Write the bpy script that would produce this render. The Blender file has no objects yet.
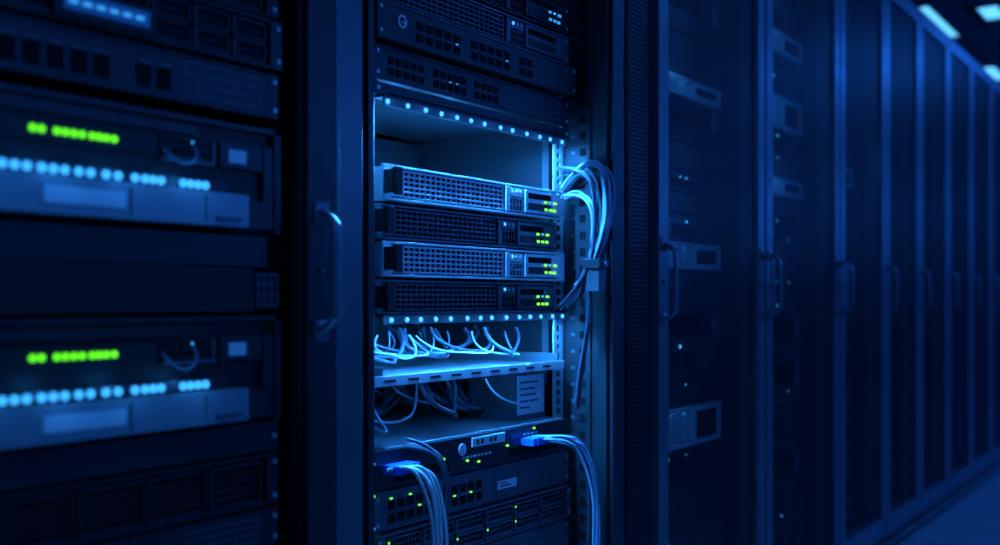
import bpy, math, random
from mathutils import Vector
random.seed(7)
H = 0.79          # camera height
FRONT = 0.92      # distance of cabinet fronts from the aisle line the camera stands on
AMB=(.010,.15,1.0)
STR=(.03,.31,1.0)
bpy.context.scene.view_settings.view_transform='Standard'

# ------------------------------------------------------------------ materials
def mat(name, col, metallic=0.0, rough=0.5, emis=None, estr=0.0, noise=0.0, nscale=40, spec=0.5):
    m = bpy.data.materials.new(name); m.use_nodes = True
    nt = m.node_tree; b = nt.nodes['Principled BSDF']
    b.inputs['Base Color'].default_value = (*col, 1)
    b.inputs['Metallic'].default_value = metallic
    b.inputs['Roughness'].default_value = rough
    b.inputs['Specular IOR Level'].default_value = spec
    if emis:
        b.inputs['Emission Color'].default_value = (*emis, 1)
        b.inputs['Emission Strength'].default_value = estr
    if noise:
        n = nt.nodes.new('ShaderNodeTexNoise'); n.inputs['Scale'].default_value = nscale
        n.inputs['Detail'].default_value = 4
        tc = nt.nodes.new('ShaderNodeTexCoord'); nt.links.new(tc.outputs['Object'], n.inputs['Vector'])
        r = nt.nodes.new('ShaderNodeMapRange')
        r.inputs['To Min'].default_value = max(0.05, rough-noise); r.inputs['To Max'].default_value = min(1, rough+noise)
        nt.links.new(n.outputs['Fac'], r.inputs['Value']); nt.links.new(r.outputs['Result'], b.inputs['Roughness'])
    return m

M = {}
M['cab'] = mat('cabinet_paint', (.035,.04,.05), .3, .40, noise=.1, nscale=25)
M['frame'] = mat('frame_paint', (.15,.17,.21), .4, .36, noise=.1, nscale=30)
M['black'] = mat('black_plastic', (.010,.011,.013), 0, .45)
M['strip'] = mat('strip_carrier', (.16,.18,.22), 0, .5)
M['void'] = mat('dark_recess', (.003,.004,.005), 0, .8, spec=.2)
M['dark'] = mat('dark_steel', (.04,.045,.055), .4, .38, noise=.12, nscale=60)
M['mid'] = mat('mid_steel', (.15,.17,.20), .5, .36, noise=.12, nscale=60)
M['panel'] = mat('drawer_steel', (.36,.39,.44), .4, .38, noise=.12, nscale=60)
M['light'] = mat('bright_steel', (.88,.90,.93), .25, .34, noise=.12, nscale=60)
M['rail'] = mat('zinc_rail', (.6,.64,.7), .5, .35, noise=.1, nscale=80)
M['label'] = mat('paper_label', (.88,.9,.92), 0, .6)
M['ink'] = mat('label_ink', (.05,.05,.06), 0, .6)
M['cable'] = mat('cable_blue_grey', (.34,.42,.56), 0, .35)
M['cablew'] = mat('cable_white', (.75,.78,.82), 0, .35)
M['cabled'] = mat('cable_dark', (.06,.075,.11), 0, .35)
M['plug'] = mat('blue_plug', (.02,.16,.8), 0, .35)
M['led_b'] = mat('led_cyan', (.0,.03,.1), 0, .4, (.035,.38,1.0), 1.6)
M['led_s'] = mat('led_cyan_strip', (.0,.03,.1), 0, .4, (.06,.42,1.0), 1.9)
M['led_g'] = mat('led_green', (.0,.1,.0), 0, .4, (.12,1.0,.01), 1.3)
M['led_gs'] = mat('led_green_small', (.0,.1,.0), 0, .4, (.22,1.0,.08), 1.4)
M['led_t'] = mat('led_blue_small', (.0,.03,.1), 0, .4, (.04,.38,1.0), 1.0)
M['disp'] = mat('display_blue', (.0,.02,.06), 0, .3, (.01,.18,1.0), .22)
M['handle'] = mat('handle_paint', (.18,.20,.24), .4, .3)
M['lamp'] = mat('lamp_diffuser', (.3,.5,.8), 0, .5, (.12,.56,1.0), 1.5)
M['wall'] = mat('wall_paint', (.16,.18,.22), 0, .8, noise=.1)

def perf(name, col, pitch, rad):
    m = bpy.data.materials.new(name); m.use_nodes = True
    nt = m.node_tree; N = nt.nodes; L = nt.links
    b = N['Principled BSDF']; out = N['Material Output']
    b.inputs['Base Color'].default_value = (*col, 1); b.inputs['Metallic'].default_value = .4
    b.inputs['Roughness'].default_value = .4
    tc = N.new('ShaderNodeTexCoord')
    masks = []
    for off in (0.0, .5):
        s = N.new('ShaderNodeVectorMath'); s.operation = 'SCALE'; s.inputs['Scale'].default_value = 1/pitch
        L.new(tc.outputs['Object'], s.inputs[0])
        a = N.new('ShaderNodeVectorMath'); a.operation = 'ADD'; a.inputs[1].default_value = (0, off, off)
        L.new(s.outputs[0], a.inputs[0])
        f = N.new('ShaderNodeVectorMath'); f.operation = 'FRACTION'; L.new(a.outputs[0], f.inputs[0])
        c = N.new('ShaderNodeVectorMath'); c.operation = 'SUBTRACT'; c.inputs[1].default_value = (.5,.5,.5)
        L.new(f.outputs[0], c.inputs[0])
        k = N.new('ShaderNodeVectorMath'); k.operation = 'MULTIPLY'; k.inputs[1].default_value = (0,1,1)
        L.new(c.outputs[0], k.inputs[0])
        ln = N.new('ShaderNodeVectorMath'); ln.operation = 'LENGTH'; L.new(k.outputs[0], ln.inputs[0])
        lt = N.new('ShaderNodeMath'); lt.operation = 'LESS_THAN'; lt.inputs[1].default_value = rad
        L.new(ln.outputs['Value'], lt.inputs[0]); masks.append(lt)
    mx = N.new('ShaderNodeMath'); mx.operation = 'MAXIMUM'
    L.new(masks[0].outputs[0], mx.inputs[0]); L.new(masks[1].outputs[0], mx.inputs[1])
    tr = N.new('ShaderNodeBsdfTransparent'); mix = N.new('ShaderNodeMixShader')
    L.new(mx.outputs[0], mix.inputs[0]); L.new(b.outputs[0], mix.inputs[1]); L.new(tr.outputs[0], mix.inputs[2])
    L.new(mix.outputs[0], out.inputs['Surface'])
    return m
M['mesh'] = perf('perforated_steel', (.045,.05,.06), .0085, .32)

def tiles(name, c1, c2, size, rough, axes='XY'):
    m = bpy.data.materials.new(name); m.use_nodes = True
    nt = m.node_tree; N = nt.nodes; L = nt.links; b = N['Principled BSDF']
    tc = N.new('ShaderNodeTexCoord'); br = N.new('ShaderNodeTexBrick')
    br.offset = 0; br.inputs['Color1'].default_value = (*c1,1)
    br.inputs['Color2'].default_value = (*[v*.85 for v in c1],1); br.inputs['Mortar'].default_value = (*c2,1)
    br.inputs['Scale'].default_value = 1; br.inputs['Mortar Size'].default_value = .008
    br.inputs['Brick Width'].default_value = size; br.inputs['Row Height'].default_value = size
    L.new(tc.outputs['Object'], br.inputs['Vector']); L.new(br.outputs['Color'], b.inputs['Base Color'])
    b.inputs['Roughness'].default_value = rough
    return m
M['floor'] = tiles('raised_floor_tiles', (.42,.44,.48), (.03,.03,.04), .3, .28)
M['ceil'] = tiles('ceiling_tiles', (.16,.18,.22), (.05,.05,.06), .6, .7)

# ------------------------------------------------------------------ mesh builder  (d = distance from aisle line, x = -d)
class MB:
    def __init__(s): s.v=[]; s.f=[]; s.m=[]; s.names=[]
    def mi(s, k):
        if k not in s.names: s.names.append(k)
        return s.names.index(k)
    def box(s, d0,d1,y0,y1,z0,z1,k):
        n=len(s.v); i=s.mi(k)
        for d in (d0,d1):
            for y in (y0,y1):
                for z in (z0,z1): s.v.append((-d,y,z))
        for f in ((0,1,3,2),(4,6,7,5),(0,4,5,1),(2,3,7,6),(0,2,6,4),(1,5,7,3)):
            s.f.append(tuple(n+j for j in f)); s.m.append(i)
    def cyl(s, d0,d1,y,z,r,k,n=12,r2=None):
        b=len(s.v); i=s.mi(k); r2 = r if r2 is None else r2
        for d,rr in ((d0,r2),(d1,r)):
            for a in range(n):
                t=2*math.pi*a/n; s.v.append((-d, y+rr*math.cos(t), z+rr*math.sin(t)))
        for a in range(n):
            s.f.append((b+a,b+(a+1)%n,b+n+(a+1)%n,b+n+a)); s.m.append(i)
        s.f.append(tuple(b+a for a in range(n))[::-1]); s.m.append(i)
        s.f.append(tuple(b+n+a for a in range(n))); s.m.append(i)
    def ring(s, d0,d1,y,z,ro,ri,k,n=20):
        b=len(s.v); i=s.mi(k)
        for d in (d0,d1):
            for r in (ro,ri):
                for a in range(n):
                    t=2*math.pi*a/n; s.v.append((-d,y+r*math.cos(t),z+r*math.sin(t)))
        for a in range(n):
            c=(a+1)%n
            for q in ((a,c,n+c,n+a),(a,2*n+a,2*n+c,c),(n+a,n+c,3*n+c,3*n+a),(2*n+a,3*n+a,3*n+c,2*n+c)):
                s.f.append(tuple(b+j for j in q)); s.m.append(i)
    def dome(s, d, y, z, r, k, n=10):
        s.cyl(d-r*.5,d,y,z,r,k,n); s.cyl(d-r,d-r*.5,y,z,r,k,n,r2=r*.55)
    def grille(s, d,y0,y1,z0,z1,nx,nz,bar,th,k):
        for j in range(nz+1):
            z=z0+(z1-z0)*j/nz; s.box(d,d+th,y0,y1,z-bar/2,z+bar/2,k)
        for j in range(nx+1):
            y=y0+(y1-y0)*j/nx; s.box(d+.0004,d+th-.0004,y-bar/2,y+bar/2,z0,z1,k)
    def obj(s, name, bevel=0.0, parent=None):
        me=bpy.data.meshes.new(name); me.from_pydata(s.v,[],s.f)
        for k in s.names: me.materials.append(M[k])
        me.polygons.foreach_set('material_index', s.m); me.update()
        import bmesh
        bm=bmesh.new(); bm.from_mesh(me); bmesh.ops.recalc_face_normals(bm, faces=bm.faces); bm.to_mesh(me); bm.free()
        o=bpy.data.objects.new(name, me); bpy.context.collection.objects.link(o)
        if bevel:
            b=o.modifiers.new('bevel','BEVEL'); b.width=bevel; b.segments=2; b.limit_method='ANGLE'; b.harden_normals=False
        if parent: o.parent=parent
        return o

def empty(name):
    o=bpy.data.objects.new(name,None); bpy.context.collection.objects.link(o); o.empty_display_size=.1; return o

def cables(name, paths, r, k, parent=None):
    cu=bpy.data.curves.new(name,'CURVE'); cu.dimensions='3D'; cu.bevel_depth=r; cu.bevel_resolution=2; cu.resolution_u=10
    for p in paths:
        sp=cu.splines.new('NURBS'); sp.points.add(len(p)-1)
        for i,(d,y,z) in enumerate(p): sp.points[i].co=(-d,y,z,1)
        sp.use_endpoint_u=True; sp.order_u=4
    cu.materials.append(M[k])
    o=bpy.data.objects.new(name,cu); bpy.context.collection.objects.link(o)
    if parent: o.parent=parent
    return o

def point(name,d,y,z,e,col=STR,parent=None):
    l=bpy.data.lights.new(name,'POINT'); l.shadow_soft_size=0; l.color=col; l.energy=e
    lo=bpy.data.objects.new(name,l); lo.location=(-d,y,z); bpy.context.collection.objects.link(lo)
    if parent: lo.parent=parent
    return lo

# ------------------------------------------------------------------ room
Y0,Y1,XL,XR,ZC = -2.0,10.0,-2.6,1.3,2.39
def slab(name,x0,x1,y0,y1,z0,z1,k):
    b=MB(); b.box(-x1,-x0,y0,y1,z0,z1,k); return b.obj(name)
slab('floor',XL,XR,Y0,Y1,-.1,0,'floor')
slab('ceiling',XL,XR,Y0,Y1,ZC,ZC+.1,'ceil')
slab('wall_left',XL-.1,XL,Y0,Y1,0,ZC,'wall')
slab('wall_right',XR,XR+.1,Y0,Y1,0,ZC,'wall')
slab('wall_back',XL,XR,Y1,Y1+.1,0,ZC,'wall')
slab('wall_front',XL,XR,Y0-.1,Y0,0,ZC,'wall')

# ------------------------------------------------------------------ cabinet parts
TOP=H+1.02
def handle(parent, y, z0=.752, z1=.898, d=FRONT, out=.026):
    b=MB()
    i=b.mi('handle'); n=16; sec=10; pts=[]
    for j in range(n+1):
        t=j/n; z=z0+(z1-z0)*t
        o=out*min(1,(math.sin(math.pi*t)*3.2)**.8) if 0<t<1 else 0
        pts.append((d-o,z))
    base=len(b.v)
    for j,(dd,z) in enumerate(pts):
        a=pts[max(0,j-1)]; c=pts[min(n,j+1)]
        td,tz=c[0]-a[0],c[1]-a[1]; l=math.hypot(td,tz); td/=l; tz/=l
        nd,nz=-tz,td
        for q in range(sec):
            w=2*math.pi*q/sec
            yy=.0085*math.cos(w); e=.0042*math.sin(w)
            b.v.append((-(dd+nd*e), y+yy, z+nz*e))
    for j in range(n):
        for q in range(sec):
            r=(q+1)%sec
            b.f.append((base+j*sec+q,base+j*sec+r,base+(j+1)*sec+r,base+(j+1)*sec+q)); b.m.append(i)
    b.box(d-.003,d+.002,y-.012,y+.012,z0-.012,z0+.014,'handle')
    b.box(d-.003,d+.002,y-.012,y+.012,z1-.014,z1+.012,'handle')
    b.cyl(d-.004,d,y,(z0+z1)/2,.004,'mid',12)
    o=b.obj('handle',.001,parent)
    for p in o.data.polygons: p.use_smooth=True
    return o

def cabinet_body(parent, y0,y1, pl, pr, post='frame', inner=.02, post_r=None):
    b=MB()
    b.box(FRONT+.02,1.85,y0,y0+inner,.03,TOP,'cab'); b.box(FRONT+.02,1.85,y1-inner,y1,.03,TOP,'cab')
    b.box(FRONT+.02,1.85,y0+inner,y1-inner,TOP-.02,TOP,'cab'); b.box(FRONT+.02,1.85,y0+inner,y1-inner,.03,.06,'cab')
    b.box(1.83,1.85,y0+inner,y1-inner,.06,TOP-.02,'cab')
    b.box(FRONT+.03,1.80,y0+.01,y1-.01,0,.03,'black')
    b.box(FRONT,FRONT+.03,y0,y0+pl,.03,TOP,post); b.box(FRONT,FRONT+.03,y1-pr,y1,.03,TOP,post_r or post)
    b.box(FRONT,FRONT+.03,y0+pl,y1-pr,TOP-.06,TOP,post); b.box(FRONT,FRONT+.03,y0+pl,y1-pr,.03,.10,post)
    return b.obj('cabinet_body',.0015,parent)

def rails(parent, yl, yr, d, w=.03, z0=.10, z1=None):
    z1 = z1 or TOP-.06
    b=MB()
    for y in (yl,yr):
        b.box(d,d+.003,y,y+w*.3,z0,z1,'rail'); b.box(d,d+.003,y+w*.7,y+w,z0,z1,'rail')
        z=z0
        while z<z1-.01:
            b.box(d+.0002,d+.0028,y+w*.3,y+w*.7,z,z+.0065,'rail'); z+=.0165
    b.box(d+.003,d+.045,yl-.001,yl+.001,z0,z1,'mid')
    b.box(d+.003,d+.045,yr+w-.001,yr+w+.001,z0,z1,'mid')
    b.box(d+.012,d+.014,yl,yl+w-.004,z0,z1,'void'); b.box(d+.012,d+.014,yr+.004,yr+w,z0,z1,'void')
    return b.obj('mounting_rails',0,parent)

def door(parent,y0,y1,both=False):
    b=MB(); s=.042; d=FRONT-.022; z0=.05; z1=TOP-.01
    b.box(d,FRONT-.002,y0,y0+s,z0,z1,'frame'); b.box(d,FRONT-.002,y1-s,y1,z0,z1,'frame')
    b.box(d,FRONT-.002,y0+s,y1-s,z1-.05,z1,'frame'); b.box(d,FRONT-.002,y0+s,y1-s,z0,z0+.06,'frame')
    b.box(d+.004,d+.012,y0+s,y0+s+.006,z0+.06,z1-.05,'mid'); b.box(d+.004,d+.012,y1-s-.006,y1-s,z0+.06,z1-.05,'mid')
    for z in (.25,1.0,1.6): b.cyl(d-.001,d+.002,y1-s/2,z,.005,'mid')
    b.obj('door_frame',.0015,parent)
    p=MB(); p.v=[(-(d+.008),y0+s,z0+.06),(-(d+.008),y1-s,z0+.06),(-(d+.008),y1-s,z1-.05),(-(d+.008),y0+s,z1-.05)]
    p.f=[(0,1,2,3)]; p.m=[p.mi('mesh')]; p.obj('door_mesh',0,parent)
    handle(parent,y0+.020,d=d)
    if both: handle(parent,y1-.020,d=d)

# ------------------------------------------------------------------ rack equipment
def chassis(b,d,y0,y1,z0,z1,face='dark',depth=.33,top=None,rec=.010):
    g=.0012
    b.box(d+rec,d+depth,y0+.022,y1-.022,z0+g,z1-g,top or face)
    b.box(d+rec-.0015,d+rec,y0+.017,y1-.017,z0+.003,z1-.003,'void')
    b.box(d,d+rec,y0+.015,y1-.015,z0+g,z0+g+.0035,face); b.box(d,d+rec,y0+.015,y1-.015,z1-g-.0035,z1-g,face)
    b.box(d,d+.004,y0,y0+.018,z0+g,z1-g,face); b.box(d,d+.004,y1-.018,y1,z0+g,z1-g,face)
    for yy in (y0+.007,y1-.007):
        for zz in (z0+.011,z1-.011): b.cyl(d-.002,d,yy,zz,.0032,'rail',10)

def grille_server(name,d,y0,y1,z0,z1,face,leds=True,ledk='led_gs',extra_latch=True):
    b=MB(); chassis(b,d,y0,y1,z0,z1,face); w=y1-y0
    gy0=y0+w*.095; gy1=y0+w*.61
    b.grille(d+.001,gy0,gy1,z0+.008,z1-.008,20,5,.0026,.004,face)
    b.box(d,d+.006,y0+.02,gy0-.004,z0+.007,z1-.007,face)
    b.box(d-.003,d,y0+.024,gy0-.008,z0+.014,z1-.014,'black')
    b.cyl(d-.002,d+.001,y0+.03,z1-.012,.0018,'led_t',8)
    m0=gy1+.006; m1=y1-.020
    b.box(d-.001,d+.008,m0,m0+.012,z0+.006,z1-.006,face)
    b.grille(d+.001,m0+.014,m0+.052,z0+.008,z0+(z1-z0)*.55,4,2,.002,.004,face)
    b.box(d,d+.007,m0+.014,m0+.052,z0+(z1-z0)*.6,z1-.007,face)
    for i in range(3): b.cyl(d-.0015,d,m0+.020+.012*i,z1-.013,.0028,'light' if i else 'led_s',10)
    b.box(d-.002,d+.008,m0+.056,m1,z0+.007,z1-.007,face)
    b.box(d-.003,d-.002,m0+.064,m1-.028,z0+.012,z0+.024,'black')
    b.box(d-.003,d-.002,m0+.064,m1-.028,z1-.022,z1-.012,'void')
    if leds:
        for i in range(3):
            b.box(d-.0035,d-.002,m1-.050+.014*i,m1-.050+.014*i+.009,z0+.013,z0+.0175,ledk)
        b.box(d-.0035,d-.002,m1-.020,m1-.010,z0+.026,z0+.030,ledk)
        b.box(d-.0035,d-.002,m1-.050,m1-.042,z0+.026,z0+.030,ledk)
        b.box(d-.0035,d-.002,m1-.033,m1-.029,z0+.027,z0+.030,'led_s')
    if extra_latch:
        b.box(d-.020,d,y0+.001,y0+.006,z0+.010,z1-.010,'black')
        b.box(d-.024,d-.018,y0+.001,y0+.015,z0+.007,z1-.007,'black')
    return b.obj(name,.0004)

def drive_server(name,d,y0,y1,z0,z1,face,n=8,leds='led_t',rows=1,frac=1.0,prob=.7):
    b=MB(); chassis(b,d,y0,y1,z0,z1,face); a=y0+.022; c=y0+.022+(y1-y0-.044)*frac; hh=(z1-z0-.012)/rows
    for r in range(rows):
        for i in range(n):
            p=a+(c-a)*i/n; q=a+(c-a)*(i+1)/n-.003; zb=z0+.006+r*hh; zt=zb+hh-.002
            b.box(d,d+.008,p,q,zb,zb+.003,face); b.box(d,d+.008,p,q,zt-.003,zt,face)
            b.box(d-.001,d+.008,p,p+.005,zb,zt,face); b.box(d,d+.008,q-.003,q,zb,zt,face)
            b.grille(d+.003,p+.006,q-.003,zb+.003,zt-.003,max(2,int((q-p)/.008)),max(2,int(hh/.009)),.0018,.003,face)
            if random.random()<prob: b.box(d-.002,d-.001,p+.001,p+.004,zt-.007,zt-.004,leds)
    if frac<1:
        b.box(d,d+.008,c+.004,y1-.022,z0+.006,z1-.006,face)
        b.box(d-.001,d,c+.012,y1-.03,z0+.014,z1-.014,'void')
    return b.obj(name,.0004)

def switch(name,d,y0,y1,z0,z1,face,n=12,rows=2,leds='led_gs',prob=.2,frac=.75,logo=False,tag=False):
    b=MB(); chassis(b,d,y0,y1,z0,z1,face)
    b.box(d+.001,d+.0095,y0+.016,y1-.016,z0+.005,z1-.005,face)
    off=.03 if not logo else .085; a=y0+off; c=a+(y1-y0-off-.03)*frac; hh=(z1-z0-.020)/rows
    for r in range(rows):
        for i in range(n):
            if i%6==5 : continue
            p=a+(c-a)*i/n; w=(c-a)/n*.72; zb=z0+.010+r*hh
            b.box(d,d+.001,p,p+w,zb,zb+hh*.7,'void')
            b.box(d-.0006,d+.001,p,p+w,zb+hh*.7,zb+hh*.78,'mid')
            if random.random()<prob: b.box(d-.001,d+.001,p+w*.3,p+w*.6,zb+hh*.8,zb+hh*.9,leds)
    b.grille(d-.0004,c+.01,y1-.03,z0+.010,z1-.010,6,3,.0016,.0016,'mid')
    if tag:
        b.box(d-.001,d+.001,c+.016,c+.070,z0+.018,z0+.032,'label')
        b.box(d-.0014,d-.001,c+.020,c+.052,z0+.022,z0+.0245,'ink'); b.box(d-.0014,d-.001,c+.020,c+.040,z0+.027,z0+.029,'ink')
    if logo:
        b.ring(d-.002,d+.001,y0+.052,(z0+z1)/2+.004,.0095,.0068,'light')
        b.box(d-.002,d+.001,y0+.052,y0+.0595,(z0+z1)/2+.002,(z0+z1)/2+.0045,'light')
    return b.obj(name,.0004)

def blank(name,d,y0,y1,z0,z1,face='dark'):
    b=MB(); b.box(d,d+.003,y0,y1,z0+.001,z1-.001,face); b.box(d+.003,d+.02,y0+.02,y1-.02,z0+.001,z0+.003,face)
    b.box(d-.003,d,y0+.03,y1-.03,z0+.004,z0+.006,face)
    for yy in (y0+.008,y1-.008): b.cyl(d-.002,d,yy,(z0+z1)/2,.0035,'rail',10)
    return b.obj(name,.0005)

def led_strip(name,d,y0,y1,z,n=13,energy=5):
    b=MB()
    b.box(d,d+.022,y0,y1,z+.006,z+.009,'black'); b.box(d,d+.002,y0,y1,z-.006,z+.006,'strip')
    for i in range(n):
        y=y0+.012+(y1-y0-.024)*(i+random.uniform(-.12,.12))/(n-1)
        b.dome(d,y,z,.0036,'led_s',10)
    o=b.obj(name)
    for i in range(0,n,2):
        y=y0+.012+(y1-y0-.024)*i/(n-1)
        point('led_spill',d-.014,y,z-.005,.007,STR,o)
    l=bpy.data.lights.new('strip_light','AREA'); l.shape='RECTANGLE'; l.size=.006; l.size_y=(y1-y0)-.03
    l.color=STR; l.energy=energy
    lo=bpy.data.objects.new('strip_light',l); lo.location=(-(d+.010),(y0+y1)/2,z+.004); lo.rotation_euler=(0,0,0)
    bpy.context.collection.objects.link(lo); lo.parent=o
    return o,l

# ================================================================== LEFT CABINET (equipment almost flush)
r0=empty('server_rack')
cabinet_body(r0,.18,.953,.03,.058,'cab')
b=MB(); b.box(FRONT-.012,FRONT-.001,.897,.951,.05,TOP-.01,'cab'); b.box(FRONT-.013,FRONT-.002,.9435,.9515,.06,TOP-.02,'frame')
b.obj('door_stile',.0015,r0)
handle(r0,.918,d=FRONT-.012)
DL=.932; a0,a1=.345,.872
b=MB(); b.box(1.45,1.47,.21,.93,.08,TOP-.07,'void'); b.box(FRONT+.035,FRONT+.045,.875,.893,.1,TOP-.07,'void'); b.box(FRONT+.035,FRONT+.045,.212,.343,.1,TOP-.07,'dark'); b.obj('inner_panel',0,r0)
drive_server('rack_server',DL,a0,a1,1.300,1.390,'dark',10,rows=2)
drive_server('rack_server',DL-.004,a0,a1,1.185,1.290,'dark',8,rows=2)
drive_server('rack_server',DL,a0,a1,1.122,1.183,'dark',8,prob=.2)
drive_server('rack_server',DL-.006,a0,a1,1.060,1.120,'dark',9,rows=2,prob=.0)
b=MB(); b.box(DL-.012,DL-.0075,.575,.690,1.064,1.092,'black'); b.box(DL-.0125,DL-.012,.585,.682,1.071,1.087,'disp')
for i in range(6): b.box(DL-.0127,DL-.0125,.590+i*.015,.600+i*.015,1.077,1.081,'led_t')
b.obj('display_panel',.0008)
switch('network_switch',DL,a0,a1,1.003,1.058,'dark',14,1,prob=0)

def led_array(zt, nm='storage_array'):
    """storage unit: recessed upper deck with green LEDs, lit drawer with blue LED row below"""
    b=MB(); z0=zt-.122
    y0,y1=a0,a1
    d=DL
    b.box(d+.004,d+.012,y0,y1,z0,zt,'black')
    b.box(d+.012,d+.33,y0+.022,y1-.022,z0+.002,zt-.002,'dark')
    b.box(d-.004,d+.004,y0,y1,zt-.006,zt,'dark')
    b.box(d-.004,d+.004,y1-.010,y1,z0,zt,'dark')
    b.box(d-.002,d+.004,y0,y1-.12,zt-.020,zt-.010,'dark')
    zg=zt-.037
    b.box(d-.001,d+.004,y0,.70,zg-.010,zg+.010,'black')
    for y in (.559,.568,.584,.593,.602,.611,.622,.630,.638,.647):
        b.dome(d-.001,y,zg,.0038,'led_g')
    b.box(d-.003,d+.004,.705,.775,zg-.014,zg-.011,'mid'); b.box(d-.003,d+.004,.772,.775,zg-.011,zg+.012,'mid')
    b.box(d-.004,d+.004,.782,.842,zg-.014,zg+.014,'dark'); b.box(d-.005,d-.004,.793,.818,zg-.008,zg+.007,'label')
    b.box(d-.003,d+.004,.846,.860,zg-.050,zg+.016,'dark')
    b.grille(d-.002,.706,.765,zg-.008,zg+.012,6,2,.0018,.004,'dark')
    b.dome(d-.006,.741,zg+.008,.0014,'led_b')
    zb=zt-.0745
    b.box(d-.006,d+.004,y0,.790,zb-.006,zb+.007,'dark')
    for y in (.526,.538,.550,.565,.577,.589,.604,.617,.634,.648,.668,.680,.690,.700,.728,.738,.748,.758):
        b.dome(d-.006,y,zb,.0046,'led_b')
    zd1=zb-.007; zd0=z0+.004
    b.box(d-.016,d+.004,y0,.812,zd0,zd1,'panel')
    b.box(d-.018,d-.016,.560,.650,zd0+.010,zd1-.010,'light')
    b.box(d-.0165,d-.016,.655,.658,zd0+.004,zd1-.004,'ink'); b.box(d-.0165,d-.016,.750,.752,zd0+.004,zd1-.004,'ink')
    b.box(d-.020,d-.016,.765,.800,zd0+.006,zd0+.010,'mid')
    b.box(d-.003,d+.004,.815,.860,zd0,zd1-.004,'dark')
    o=b.obj(nm,.0008)
    cables('patch_lead',[[(d-.004,.705,zg-.002),(d-.02,.712,zg-.022),(d-.02,.735,zg-.018),(d-.016,.742,zg-.004),(d-.006,.741,zg+.006)]],.0011,'cable',o)
    for yy in (.50,.58,.66,.74):
        point('led_glow',d-.040,yy,zb+.004,.022,STR,o)
led_array(.990)
led_array(.772)
b=MB(); b.box(DL-.004,DL+.33,a0+.02,.83,.777,.826,'black'); b.box(DL,DL+.33,a0+.02,.855,.828,.864,'dark'); b.box(DL-.006,DL-.004,a0,.828,.822,.826,'dark')
b.box(DL-.002,DL+.1,.834,.870,.780,.822,'dark'); b.grille(DL-.004,.836,.868,.784,.820,3,3,.002,.002,'mid')
b.obj('disk_enclosure',.001)
blank('blanking_panel',DL,a0,a1,.612,.648)
drive_server('rack_server',DL,a0,a1,.548,.610,'dark',6,rows=1,prob=.0)
switch('network_switch',DL,a0,a1,.500,.546,'dark',14,1,prob=.0)
drive_server('rack_server',DL,a0,a1,.420,.498,'dark',8,rows=2,prob=.3)
drive_server('rack_server',DL,a0,a1,.300,.418,'dark',8,rows=3,prob=.3)

rb=empty('server_rack'); cabinet_body(rb,-.42,.17,.03,.03); door(rb,-.42,.17)

# ================================================================== CENTRE CABINET
r1=empty('server_rack')
cabinet_body(r1,.956,1.800,.050,.155,'frame',inner=.02,post_r='cab')
b=MB()
b.box(FRONT+.03,1.40,1.640,1.655,.06,TOP-.02,'dark')
b.box(FRONT+.03,1.40,1.050,1.062,.06,TOP-.02,'dark')
z=.12
while z<1.65:
    b.box(FRONT+.040,FRONT+.052,1.6385,1.640,z,z+.014,'void'); b.box(FRONT+.062,FRONT+.070,1.6385,1.640,z+.004,z+.010,'mid'); z+=.030
b.box(FRONT-.008,FRONT,1.655,1.795,.06,TOP-.03,'cab'); b.box(FRONT-.010,FRONT-.008,1.700,1.704,.06,TOP-.03,'void')
b.box(1.345,1.36,1.062,1.640,.50,1.10,'dark')
b.obj('inner_frame',.001,r1)
rails(r1,1.090,1.603,1.004,w=.032)
b=MB()
b.grille(FRONT-.010,1.712,1.780,.10,TOP-.06,8,200,.0022,.002,'cab'); b.obj('vent_panel',0,r1)

e0,e1=1.100,1.622
drive_server('rack_server',.990,e0,e1,1.322,1.405,'dark',8,rows=2,prob=.5)
blank('blanking_panel',.990,e0,e1,1.408,1.52)
blank('blanking_panel',.990,e0,e1,1.522,1.74)
grille_server('rack_server',.985,e0,e1,1.266,1.320,'dark',leds=True,ledk='led_t')
grille_server('rack_server',.985,e0,e1,1.211,1.264,'mid',leds=False,ledk='led_t',extra_latch=False)
switch('network_switch',.970,e0-.010,e1,1.154,1.209,'dark',14,2,prob=.06,leds='led_t',logo=True)
switch('network_switch',.985,e0,e1,1.100,1.152,'dark',16,2,prob=.10,leds='led_t',frac=.6)
blank('blanking_panel',.985,e0,e1,1.079,1.098,'dark')
s1,l1=led_strip('led_strip',.972,1.105,1.590,1.068,13,13)
for yy in (1.20,1.35,1.50): point('chamber_fill',1.16,yy,1.045,.08,STR,s1)  # added fill points so the chamber back glows blue in the gap

zt=.985; p=.0545
for i in range(4):
    br=(i%2==0)
    grille_server('rack_server',.984 if br else 1.000,1.118,1.606,zt-p*(i+1)+.0008,zt-p*i-.0008,'light' if br else 'mid')
s2,l2=led_strip('led_strip',.976,1.110,1.600,.7615,14,6)
for yy in (1.20,1.38,1.52): point('chamber_fill',1.06,yy,.750,.06,STR,s2)  # added fill points brightening the space above the shelf

# shelf
b=MB()
b.box(.990,1.330,1.124,1.600,.6745,.677,'panel'); b.box(.988,.991,1.105,1.612,.667,.6815,'light')
for i in range(9): b.box(.9875,.988,1.125+i*.052,1.150+i*.052,.672,.676,'dark')
b.box(.992,1.32,1.124,1.127,.677,.695,'mid'); b.box(.992,1.32,1.597,1.600,.677,.695,'mid')
sh=b.obj('rack_shelf',.0005)
for yy in (1.20,1.40): point('shelf_fill',1.00,yy,.664,.16,STR,sh)  # added fill points under the shelf, lighting the space below it

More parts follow.
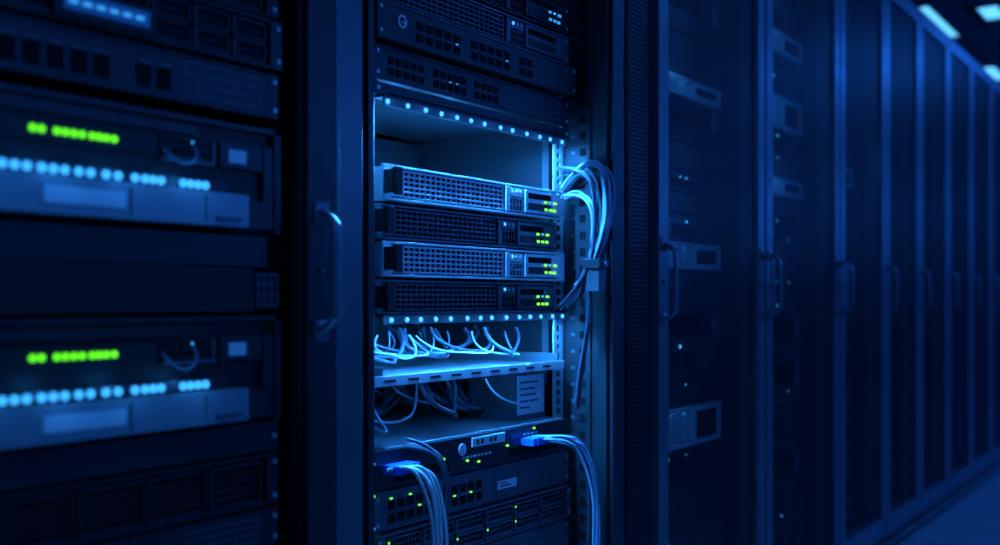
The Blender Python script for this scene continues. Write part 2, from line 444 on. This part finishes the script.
# lower units
b=MB()
d=.985
b.box(d,1.335,1.124,1.600,.5225,.580,'panel'); b.box(d-.003,d,1.100,1.624,.5225,.577,'dark')
b.box(d-.0045,d-.003,1.325,1.415,.5585,.5735,'label')
for i in range(6): b.box(d-.005,d-.0045,1.335+i*.012,1.343+i*.012,.562,.570,'ink') if i in (0,1,3,4) else None
b.ring(d-.0045,d-.003,1.300,.558,.0095,.004,'label'); b.cyl(d-.0045,d-.003,1.300,.558,.003,'label')
for i in range(8): b.box(d-.004,d-.003,1.300+i*.010,1.306+i*.010,.543,.5465,'label')
for i in range(5): b.box(d-.005,d-.003,1.145+i*.026,1.163+i*.026,.530,.547,'void')
for i in range(6): b.box(d-.005,d-.003,1.43+i*.026,1.448+i*.026,.530,.547,'void')
for y,z in ((1.31,.538),(1.42,.549),(1.34,.533),(1.25,.548),(1.50,.570)): b.box(d-.006,d-.003,y,y+.004,z,z+.003,'led_gs')
for i in range(4): b.box(d-.004,d-.003,1.47+i*.012,1.477+i*.012,.562,.565,'label')
b.obj('router',.0006)
b=MB(); b.box(1.020,1.12,1.500,1.598,.5805,.664,'mid'); b.box(1.0185,1.020,1.508,1.592,.590,.658,'label')
for i in range(5): b.box(1.0180,1.0185,1.515,1.515+random.uniform(.03,.06),.600+i*.011,.6035+i*.011,'frame')
b.obj('power_supply_unit',.001)
switch('network_switch',.985,e0,e1,.462,.520,'mid',12,2,prob=.4,frac=.55,tag=True)
drive_server('rack_server',.980,e0,e1,.400,.460,'mid',6,rows=2,leds='led_gs',prob=.45)
switch('network_switch',.985,e0,e1,.345,.398,'mid',14,2,prob=.35,tag=True,frac=.6)
drive_server('rack_server',.985,e0,e1,.240,.343,'dark',8,rows=2)
blank('blanking_panel',.985,e0,e1,.11,.238)

b=MB()
for z,k in ((.515,'led_gs'),(.47,'led_t'),(.56,'led_t'),(.44,'led_gs')): b.box(.980,1.003,1.094,1.097,z,z+.003,k)
b.obj('status_leds',0,r1)

# ------------------------------------------------------------------ cables
def bundle(name,path,n,spread,r,k,amp=.006):
    ps=[]
    for i in range(n):
        oy=(i-(n-1)/2)*spread; ph=random.uniform(-1,1)
        ps.append([(dd+random.uniform(-amp,amp)*(0<j<len(path)-1), y+oy+ph*amp*.6, z+random.uniform(-amp,amp)) for j,(dd,y,z) in enumerate(path)])
    return cables(name,ps,r,k)
bundle('network_cable_bundle',[(.995,1.622,.995),(.955,1.622,1.035),(.92,1.624,1.035),(.905,1.626,1.00),(.905,1.620,.95),(.910,1.610,.90),(.925,1.604,.85),(.955,1.605,.81)],8,.0036,.0022,'cable',.008)
bundle('network_cable_bundle',[(.995,1.622,.985),(.95,1.620,1.020),(.925,1.618,1.01),(.912,1.620,.97),(.910,1.612,.91),(.925,1.606,.85),(.95,1.602,.80)],5,.006,.0024,'cabled',.010)
bundle('network_cable_bundle',[(.995,1.622,1.02),(.94,1.618,1.02),(.915,1.618,.97),(.915,1.612,.90),(.93,1.607,.82),(.99,1.60,.77)],8,.004,.0026,'cabled',.009)
bundle('network_cable_bundle',[(.995,1.618,.975),(.96,1.616,.985),(.925,1.616,.965),(.915,1.610,.90),(.925,1.603,.84)],5,.005,.0020,'cable',.010)
bundle('network_cable_bundle',[(.935,1.602,.86),(.93,1.604,.80),(.935,1.606,.74),(.95,1.608,.68),(.96,1.610,.60)],4,.004,.0024,'cabled',.006)
bundle('network_cable_bundle',[(.975,1.480,.553),(.94,1.52,.560),(.93,1.560,.552),(.92,1.585,.52),(.915,1.600,.46),(.915,1.604,.38),(.92,1.60,.25)],4,.008,.0024,'cable',.006)
bundle('network_cable_bundle',[(.975,1.535,.548),(.94,1.575,.548),(.93,1.60,.51),(.925,1.61,.44),(.93,1.60,.33)],3,.006,.0026,'cabled',.006)
bundle('network_cable_bundle',[(.968,1.125,.552),(.95,1.145,.556),(.94,1.165,.540),(.935,1.178,.50),(.935,1.186,.44),(.94,1.190,.35),(.95,1.19,.25)],5,.007,.0026,'cablew',.005)
bundle('network_cable_bundle',[(.975,1.16,.585),(.945,1.19,.578),(.94,1.21,.54),(.95,1.225,.48),(.975,1.23,.44)],3,.008,.0026,'cabled',.006)
b=MB()
for i in range(4):
    b.box(.955,.982,1.113+i*.014,1.124+i*.014,.545,.558,'plug')
for i in range(4):
    b.box(.955,.982,1.462+i*.014,1.473+i*.014,.546,.559,'plug')
b.obj('network_plugs',.001)
b=MB(); b.box(.900,.935,1.585,1.622,.845,.862,'dark'); b.box(.905,.930,1.592,1.615,.805,.845,'mid'); b.cyl(.897,.900,1.604,.853,.005,'rail'); b.obj('cable_clamp',.002)
def tangle(name,z0,z1,n,k,r):
    ps=[]
    for i in range(n):
        y=random.uniform(1.13,1.48); y2=max(1.14,min(1.58,y+random.choice((-1,1,1))*random.uniform(.06,.32))); dd=random.uniform(1.04,1.28)
        zz=z0+.004; m=lambda a: random.uniform(-a,a)
        ps.append([(dd,y,z1-.004),(dd-.01+m(.02),y+m(.03),(z0+z1)/2+m(.012)),(max(1.0,dd-random.uniform(.02,.06)),(2*y+y2)/3+m(.03),zz+.010+abs(m(.008))),(max(1.0,dd-random.uniform(0,.06)),(y+y2)/2+m(.02),zz+random.uniform(0,.024)),(dd+.01,y2+m(.02),(z0+z1)/2+m(.012)),(dd+.03,y2,z1-.008)])
    cables(name,ps,r,k)
tangle('power_cables',.682,.748,16,'cabled',.0032)
tangle('network_cables',.682,.740,6,'cable',.0017)
tangle('network_cables',.682,.740,3,'cablew',.0015)
tangle('power_cables',.585,.668,18,'cabled',.0042)
tangle('network_cables',.585,.660,7,'cable',.0021)
tangle('network_cables',.585,.660,3,'cablew',.0017)

# ================================================================== CLOSED CABINETS
bounds=[(1.810,2.360),(2.370,2.925),(2.935,3.395),(3.402,3.828),(3.835,4.268),(4.275,4.700)]
y=4.707
while y<9.3: bounds.append((y,y+.428)); y+=.435
for i,(ya,yb) in enumerate(bounds):
    r=empty('server_rack'); cabinet_body(r,ya,yb,.03,.03); door(r,ya,yb,both=(i in (0,1)))
    if i<4:
        rails(r,ya+.035,yb-.065,1.000,w=.03)
        z=.12; c=0
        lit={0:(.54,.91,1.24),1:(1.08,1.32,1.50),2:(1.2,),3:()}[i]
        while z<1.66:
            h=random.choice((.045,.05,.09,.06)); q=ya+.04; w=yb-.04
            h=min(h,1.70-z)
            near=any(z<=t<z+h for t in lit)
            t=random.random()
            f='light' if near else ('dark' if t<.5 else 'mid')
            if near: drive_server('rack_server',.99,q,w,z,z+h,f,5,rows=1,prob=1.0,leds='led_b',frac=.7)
            elif t<.35: switch('network_switch',.993,q,w,z,z+h,f,10,1,prob=.25,leds='led_s')
            elif t<.75: drive_server('rack_server',.993,q,w,z,z+h,f,5,rows=1,prob=.25,leds='led_s')
            elif t<.9: blank('blanking_panel',.993,q,w,z,z+h)
            z+=h+.002
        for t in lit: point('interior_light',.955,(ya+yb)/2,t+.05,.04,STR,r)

# ================================================================== LIGHTS
def fixture(x,y,w,l,e=None,col=AMB,name='ceiling_light'):
    b=MB(); b.box(-x-w/2,-x+w/2,y-l/2,y+l/2,ZC-.012,ZC-.008,'lamp')
    b.box(-x-w/2-.02,-x+w/2+.02,y-l/2-.02,y-l/2,ZC-.02,ZC,'frame'); b.box(-x-w/2-.02,-x+w/2+.02,y+l/2,y+l/2+.02,ZC-.02,ZC,'frame')
    b.box(-x-w/2-.02,-x-w/2,y-l/2,y+l/2,ZC-.02,ZC,'frame'); b.box(-x+w/2,-x+w/2+.02,y-l/2,y+l/2,ZC-.02,ZC,'frame')
    o=b.obj(name)
    if e:
        L=bpy.data.lights.new('lamp','AREA'); L.shape='RECTANGLE'; L.size=w; L.size_y=l; L.energy=e; L.color=col
        lo=bpy.data.objects.new('lamp',L); lo.location=(x,y,ZC-.025); bpy.context.collection.objects.link(lo); lo.parent=o
    return o
fixture(-1.38,6.35,.05,.8)
fixture(-1.10,6.3,.10,.3)
fixture(-1.38,8.0,.08,.5)
fixture(.25,1.2,.25,1.2,6.5)
fixture(.25,4.2,.25,1.2,10)
fixture(.25,7.2,.25,1.2,30)
for yy,e in ((.9,4.6),(3.2,6),(5.6,8),(8.0,14)):  # added fill bars on the unseen opposite wall, for frontal light on the racks
    b=MB(); b.box(-XR,-XR+.03,yy-.8,yy+.8,1.36,1.50,'frame'); b.box(-XR+.03,-XR+.034,yy-.78,yy+.78,1.38,1.48,'lamp')
    o=b.obj('added_wall_fill',.002)
    L=bpy.data.lights.new('lamp','AREA'); L.shape='RECTANGLE'; L.size=.10; L.size_y=1.56; L.energy=e; L.color=AMB
    lo=bpy.data.objects.new('lamp',L); lo.location=(XR-.04,yy,1.43); lo.rotation_euler=(0,math.radians(90),0)
    bpy.context.collection.objects.link(lo); lo.parent=o

w=bpy.data.worlds.new('world'); bpy.context.scene.world=w; w.use_nodes=True
w.node_tree.nodes['Background'].inputs[0].default_value=(.01,.05,.25,1); w.node_tree.nodes['Background'].inputs[1].default_value=.1

# ================================================================== CAMERA
cam=bpy.data.cameras.new('camera'); co=bpy.data.objects.new('camera',cam); bpy.context.collection.objects.link(co)
co.location=(0,0,H); co.rotation_euler=(math.radians(90),0,math.radians(35))
cam.sensor_width=36; cam.lens=37.8; cam.shift_y=.0275; cam.clip_start=.05
cam.dof.use_dof=True; cam.dof.focus_distance=1.68; cam.dof.aperture_fstop=2.3
bpy.context.scene.camera=co
